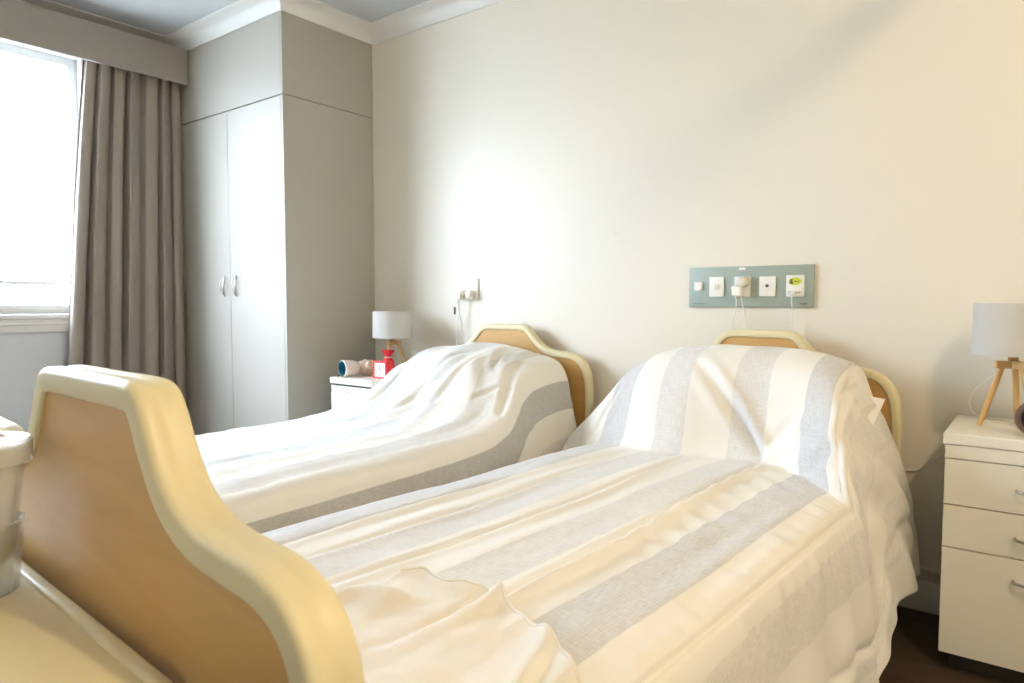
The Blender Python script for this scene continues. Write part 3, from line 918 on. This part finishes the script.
# white mug on its side with teal inside
mg = thing('mug', 'cream mug lying on its side with a teal-glazed opening', 'mug', MUGLOC)
MR = Matrix.Translation((0, 0, .0455)) @ Matrix.Rotation(R(80), 4, 'Z') @ Matrix.Rotation(R(-90), 4, 'Y')
bm = bmesh.new(); add_lathe(bm, [(0, -.045), (.028, -.045), (.036, -.040), (.043, -.01), (.0445, .045), (.042, .046), (.040, .044)], 36)
xform(bm, MR); mesh_obj('mug_body', bm, M['mugwhite'], mg, angle=60)
bm = bmesh.new(); add_lathe(bm, [(.0405, .0462), (.038, .040), (.037, -.005), (.030, -.034), (0, -.038)], 36)
xform(bm, MR); mesh_obj('mug_interior', bm, M['teal'], mg, angle=60)
# small black stand under the rim
st = thing('folding_stand', 'tiny black folded stand by the front corner of the far cabinet', 'stand', (-2.965, 2.352, HF))
bm = bmesh.new(); add_tube(bm, [(-.022, 0, .004), (.0, .0, .012), (.022, .004, .004)], .0035, 6); add_tube(bm, [(-.004, -.012, .004), (0, 0, .012), (.004, .016, .004)], .0035, 6)
mesh_obj('stand_frame', bm, M['black'], st)

# ruffled cream shell
def shell():
    bm = bmesh.new(); bmesh.ops.create_icosphere(bm, subdivisions=4, radius=1)
    for v in bm.verts:
        c = v.co.copy(); a = math.atan2(c.z, c.y)
        rib = 1 + .10 * math.sin(c.x * 13 + 1.2 * math.sin(a * 3)) + .12 * noise.noise(c * 2.6)
        tp = 1 - .28 * (c.x + 1) / 2
        v.co = Vector((c.x * .074, c.y * .042 * rib * tp, c.z * .048 * rib * tp))
    zmin = min(v.co.z for v in bm.verts)
    xform(bm, Matrix.Translation((0, 0, -zmin)))
    return bm
o = mesh_obj('seashell', shell(), M['shell'], None, angle=180)
o.location = (-2.895, 2.492, HF + .0005); o.rotation_euler = (0, 0, R(36))
tag(o, 'lumpy ribbed cream shell lying between the mug and the red clock', 'shell')

# ------------------------------------------------------------------ right cabinet: round dark clock
rc = thing('desk_clock', 'round dark-faced clock in a brown case at the right edge', 'clock', (-.002, 2.45, HN), R(14))
bm = bmesh.new()
prof = [(0, .022), (.040, .022), (.050, .016), (.053, .004), (.053, -.012), (.048, -.020), (.043, -.020), (.041, -.014), (0, -.014)]
add_lathe(bm, prof, 40); xform(bm, Matrix.Translation((0, 0, .0535)) @ Matrix.Rotation(R(90), 4, 'X') @ Matrix.Scale(-1, 4, (0, 0, 1)))
mesh_obj('clock_case', bm, mat('brown_case', (.13, .075, .06), .35), rc)
bm = bmesh.new(); add_lathe(bm, [(0, .0145), (.0405, .0145), (.0405, .0165), (0, .0165)], 40)
xform(bm, Matrix.Translation((0, 0, .0535)) @ Matrix.Rotation(R(90), 4, 'X'))
mesh_obj('clock_face', bm, mat('black_face', (.01, .01, .012), .15), rc)

# ------------------------------------------------------------------ wall plates, plugs, cords
def plate_bm(w, h, th=.009, cx=0, cz=0, bev=.003):
    bm = bmesh.new(); add_box(bm, cx - w / 2, cx + w / 2, -th, 0, cz - h / 2, cz + h / 2, bev); return bm
sp = thing('service_panel', 'sage green wall panel of switches and sockets above the nearer bed', 'panel', (-.947, BW - .0005, 1.166))
mesh_obj('backing_plate', plate_bm(.500, .164, .014, bev=.002), M['sage'], sp)
def onpanel(name, x, z, w, h, m='white_plastic', th=.008, parent=None):
    bm = bmesh.new(); add_box(bm, x - w / 2, x + w / 2, -.0145 - th, -.0145, z - h / 2, z + h / 2, .0025)
    return mesh_obj(name, bm, M[m], parent or sp)
x0 = -.95; z0 = 1.166
k1 = onpanel('switch', -1.158 - x0, 1.170 - z0, .036, .038)
k2 = onpanel('switch_plate', -1.079 - x0, 1.167 - z0, .062, .082)
bm = bmesh.new(); add_box(bm, -1.079 - x0 - .006, -1.079 - x0 + .012, -.028, -.0226, -.012, .012, .002); mesh_obj('rocker', bm, M['ivory'], k2)
k3 = onpanel('socket_plate', -.972 - x0, 1.166 - z0, .066, .082)
k4 = onpanel('socket_plate', -.872 - x0, 1.166 - z0, .064, .080)
bm = bmesh.new(); add_tube(bm, [(-.872 - x0, -.0226, .002), (-.872 - x0, -.028, .002)], .006, 12); mesh_obj('jack', bm, M['ink'], k4)
k5 = onpanel('socket_plate', -.766 - x0, 1.166 - z0, .068, .084)
bm = bmesh.new(); add_lathe(bm, [(0, 0), (.024, 0), (.024, .0012), (0, .0012)], 30); xform(bm, Matrix.Translation((-.766 - x0, -.0226, .018)) @ Matrix.Rotation(R(90), 4, 'X') @ Matrix.Scale(.62, 4, (0, 1, 0)))
stk = mesh_obj('oval_sticker', bm, M['lime'], k5, smooth=False); stk['label'] = 'lime green oval sticker'
bm = bmesh.new(); add_box(bm, -.783 - x0, -.775 - x0, -.0245, -.0239, .010, .026); add_box(bm, -.786 - x0, -.772 - x0, -.0245, -.0239, .008, .014); add_box(bm, -.770 - x0, -.752 - x0, -.0245, -.0239, .016, .0195)
mesh_obj('sticker_mark', bm, M['ink'], stk, smooth=False)
bm = bmesh.new(); add_box(bm, -.790 - x0, -.776 - x0, -.0285, -.0226, -.028, -.020, .001); add_box(bm, -.764 - x0, -.744 - x0, -.0285, -.0226, -.028, -.022, .001); mesh_obj('switch_row', bm, M['steel'], k5)
bm = bmesh.new(); add_box(bm, -.988 - x0, -.962 - x0, -.0160, -.0141, .068, .078); mesh_obj('name_label', bm, M['white_plastic'], sp, smooth=False)
bm = bmesh.new()
for i in range(6): add_box(bm, -1.178 - x0 + i * .009, -1.178 - x0 + i * .009 + .006, -.0150, -.0141, -.0705, -.0675)
mesh_obj('small_print', bm, M['ink'], sp, smooth=False)
bm = bmesh.new()
for i in range(3): add_box(bm, -.748 - x0 + i * .009, -.748 - x0 + i * .009 + .007, -.0150, -.0141, -.0715, -.067)
mesh_obj('small_print', bm, M['ink'], sp, smooth=False)

# plugs and cords in panel
def cord(name, pts, r, m, label, cat='cord', n=8):
    bm = bmesh.new(); P = spline(pts, n)
    o0 = Vector(pts[0]); add_tube(bm, [p - o0 for p in P], r, 8)
    o = mesh_obj(name, bm, m, None, angle=80); o.location = o0
    return tag(o, label, cat)
def plug(label, x, y, z, r=.022, m='ivory', box_=None, pts=None):
    t = thing('power_plug', label, 'plug', (x, y, z))
    bm = bmesh.new(); add_lathe(bm, [(0, 0), (r, 0), (r * 1.04, .008), (r * .9, .028), (r * .5, .034), (0, .034)], 24)
    xform(bm, Matrix.Rotation(R(90), 4, 'X')); mesh_obj('plug_body', bm, M[m], t, angle=50)
    if box_:
        bm = bmesh.new(); add_box(bm, *box_, .005, 3); mesh_obj('adaptor', bm, M[m], t)
    if pts:
        bm = bmesh.new(); add_tube(bm, spline(pts, 6), .0028, 8); mesh_obj('lead', bm, M['white_plastic'], t, angle=80)
    return t
plug('round cream plug at the top of the green panel middle socket', -.958, BW - .0232, 1.185, .022, 'ivory', None, [(0, -.030, -.01), (-.004, -.032, -.04), (.002, -.028, -.09), (.012, -.02, -.15), (.02, -.018, -.24), (.02, -.018, -.30)])
plug('white plug adaptor low on the green panel middle socket', -.990, BW - .0232, 1.158, .015, 'white_plastic', (-.008, .030, -.040, 0, -.030, .010), [(0, -.034, -.012), (.010, -.030, -.05), (.004, -.026, -.09), (-.012, -.02, -.15), (-.02, -.018, -.24), (-.02, -.018, -.30)])
plug('slim white plug with straight lead below the lime-stickered socket', -.766, BW - .0232, 1.136, .008, 'white_plastic', None, [(0, -.030, -.004), (0, -.030, -.03), (-.001, -.012, -.08), (-.002, -.008, -.16), (-.002, -.008, -.33)])

# outlet above far bed
wo = thing('wall_socket', 'white power point high on the wall between the lamp and farther headboard', 'socket', (-2.443, BW - .0005, 1.172))
mesh_obj('socket_plate', plate_bm(.120, .118, .010), M['white_plastic'], wo)
bm = bmesh.new()
bm.free()
for i in (-1, 0, 1): mesh_obj('switch', box(i * .026 - .008, i * .026 + .008, -.0145, -.0101, .022, .040, .0015), M['white_plastic'], wo)
plug('ivory plug in the left outlet above the farther bed', -2.475, BW - .0110, 1.150, .018, 'ivory', (-.026, .006, -.045, -.004, -.034, .004), [(-.010, -.040, -.03), (-.014, -.036, -.08), (-.004, -.024, -.16), (.012, -.016, -.27), (.012, -.016, -.33)])
plug('ivory plug in the right outlet above the farther bed', -2.418, BW - .0110, 1.150, .019, 'ivory', (-.018, .016, -.042, -.004, -.026, .012), [(0, -.036, -.02), (-.030, -.040, -.035), (-.060, -.036, -.045), (-.075, -.030, -.10), (-.095, -.02, -.20), (-.10, -.016, -.31)])
bm = bmesh.new(); add_box(bm, -.006, .006, -.004, 0, -.020, .020, .0015)
o = mesh_obj('wall_label', bm, M['ink'], None); o.location = (-2.556, BW - .0005, 1.058)
tag(o, 'tiny black label stuck on the wall left of the hanging cords', 'label')
# small socket behind far bed
ws = thing('wall_socket', 'white socket low on the wall right of the small tripod lamp', 'socket', (-2.835, BW - .0005, .785))
mesh_obj('socket_plate', plate_bm(.105, .072, .010), M['white_plastic'], ws)
bm = bmesh.new()
bm.free()
for i in (-1, 1): mesh_obj('switch', box(i * .026 - .007, i * .026 + .007, -.0140, -.0101, .008, .024, .0015), M['white_plastic'], ws)

# cords near right cabinet
cord('wall_cable', [(-.395, BW - .02, .46), (-.37, BW - .012, .500), (-.33, BW - .010, .508), (-.29, BW - .010, .545), (-.26, BW - .010, .575), (-.238, BW - .012, .60)], .0028, M['white_plastic'], 'thin cord looping between the nearer bed and right cabinet')
cl = [(-.10 + .02 * 0, 2.76, HN + .16), (-.13, 2.755, HN + .135), (-.165, 2.75, HN + .10), (-.185, 2.75, HN + .055), (-.17, 2.745, HN + .015), (-.13, 2.74, HN + .004), (-.09, 2.735, HN + .004), (-.05, 2.73, HN + .004)]
bm = bmesh.new(); add_tube(bm, spline(cl, 8), .0026, 8)
xform(bm, (Matrix.Translation(rl.location) @ Matrix.Rotation(rl.rotation_euler.z, 4, 'Z') @ Matrix.Diagonal((1, 1, rl.scale.z, 1))).inverted())
mesh_obj('lamp_cord', bm, M['white_plastic'], rl, angle=80)

# small wall blemish (putty spot)
bm = bmesh.new(); add_lathe(bm, [(0, .0012), (.006, .0010), (.011, 0)], 14); xform(bm, Matrix.Rotation(R(90), 4, 'X'))
o = mesh_obj('wall_hook_mark', bm, M['ivory'], None); o.location = (-1.565, BW - .0002, 1.418)
tag(o, 'small beige filled spot on the bare wall above the beds', 'wall mark')

# ------------------------------------------------------------------ outside
def hedge():
    bm = bmesh.new(); rnd = random.Random(5)
    for i in range(5200):
        x = rnd.uniform(-.5, .5); y = rnd.uniform(-3.5, 4.5); z = rnd.uniform(0, 1) ** .8 * (1.15 + .25 * noise.noise(Vector((y * 1.3, 2, 1))))
        c = Vector((x, y, z)); s = rnd.uniform(.03, .06)
        a = Vector((rnd.gauss(0, 1), rnd.gauss(0, 1), rnd.gauss(0, 1))).normalized(); b_ = a.orthogonal().normalized()
        q = [c + a * s, c + b_ * s * .5, c - a * s, c - b_ * s * .5]
        bm.faces.new([bm.verts.new(p) for p in q])
    for k in range(14):
        y = -3.4 + k * .58; add_tube(bm, [(0, y, 0), (.05, y + .05, .5), (-.03, y - .04, 1.0)], .02, 6)
    return bm
o = mesh_obj('garden_hedge', hedge(), mat('hedge_leaf', (.20, .30, .14), .6, var=(3, .4)), None, smooth=False)
o.location = (-8.5, 1.2, -.001)
tag(o, 'pale green garden shrubs glimpsed through the lower pane of the window', 'shrub')
struct('ground', box(-16, LW - T - .01, -8, 10, -.12, -.002), mat('outside_paving', (.6, .6, .55), .9), smooth=False)

# ------------------------------------------------------------------ lights
w = bpy.data.worlds.new('World'); SC.world = w; w.use_nodes = True
bg = w.node_tree.nodes['Background']; bg.inputs[0].default_value = (.70, .83, 1, 1); bg.inputs[1].default_value = 17.0

def area(name, loc, rot, sx, sy, power, col):
    l = bpy.data.lights.new(name, 'AREA'); l.shape = 'RECTANGLE'; l.size = sx; l.size_y = sy; l.energy = power; l.color = col
    o = bpy.data.objects.new(name, l); COL.objects.link(o); o.location = loc; o.rotation_euler = rot
    return o
# low bright sky beyond the window
def aim(loc, tgt): return (Vector(tgt) - Vector(loc)).to_track_quat('-Z', 'Y').to_euler()
SL = (-6.6, -2.35, 3.75)
area('sky_glow', SL, aim(SL, (-1.9, 2.6, .9)), 3.4, 2.4, 450, (.76, .87, 1))
# pendant lamp of the room (out of frame)
LP = Vector((.75, .75, 2.55))
pd = thing('pendant_lamp', 'bare-bulb pendant lamp hanging from the middle of the ceiling', 'light', (LP.x, LP.y, CZ - .001))
bm = bmesh.new(); add_lathe(bm, [(0, 0), (.04, 0), (.04, -.012), (.01, -.022), (0, -.022)], 24)
mesh_obj('ceiling_rose', bm, M['trim'], pd)
bm = bmesh.new(); add_tube(bm, [(0, 0, -.02), (0, 0, -.075)], .004, 8); add_lathe(bm, [(0, -.070), (.014, -.072), (.016, -.105), (0, -.105)], 18)
mesh_obj('lamp_holder', bm, M['trim'], pd)
l = bpy.data.lights.new('room_lamp', 'POINT'); l.energy = 55; l.color = (1, .77, .47); l.shadow_soft_size = .032
o = bpy.data.objects.new('room_lamp', l); COL.objects.link(o); o.location = LP
# unseen rail added out of frame to cast the diagonal shadow on the wall
pr = thing('shadow_rail', 'unseen white rail added to cast the soft diagonal shadow on the back wall', 'rail', (0, 0, 2.42))
A_ = Vector((-.05, 2.808, 0)); B_ = Vector((.60, .525, 0))
bm = bmesh.new(); add_tube(bm, [A_, B_], .014, 12); mesh_obj('shadow_rail_tube', bm, M['trim'], pr)
for f in (.30, .97):
    q = A_.lerp(B_, f); bm = bmesh.new(); add_tube(bm, [q + Vector((0, 0, .01)), q + Vector((0, 0, CZ - 2.421))], .006, 8); mesh_obj('shadow_rail_dropper', bm, M['trim'], pr)

# repeats share a group
GROUPS = {'hospital_bed': 'two hospital beds side by side', 'duvet': 'striped linen duvets on the beds', 'bedside_cabinet': 'white bedside cabinets',
          'table_lamp': 'tripod table lamps on the bedside cabinets', 'power_plug': 'plugs and adaptors in the wall sockets',
          'plastic_cup': 'frosted plastic cups stacked on the table', 'wall_socket': 'white wall sockets near the farther bed'}
for ob in list(SC.objects):
    if ob.parent is None and 'label' in ob.keys():
        g_ = GROUPS.get(ob.name.split('.')[0])
        if g_: ob['group'] = g_

# ------------------------------------------------------------------ camera
F = 690.; VX = 1043.; HY = 303.; H = 1.1
yaw = math.atan((VX - 512) / math.hypot(F, HY - 341.5)); pit = math.atan((341.5 - HY) / F)
cam = bpy.data.cameras.new('Camera'); co = bpy.data.objects.new('Camera', cam); COL.objects.link(co)
co.location = (0, 0, H); co.rotation_euler = (math.pi / 2 - pit, 0, yaw)
cam.sensor_width = 36; cam.lens = F / 1024 * 36; cam.clip_start = .02
cam.dof.use_dof = True; cam.dof.focus_distance = 1.75; cam.dof.aperture_fstop = 6.3
SC.camera = co

SC.view_settings.view_transform = 'Standard'; SC.view_settings.look = 'None'
SC.view_settings.exposure = .38; SC.view_settings.gamma = 1
SC.view_settings.use_curve_mapping = False
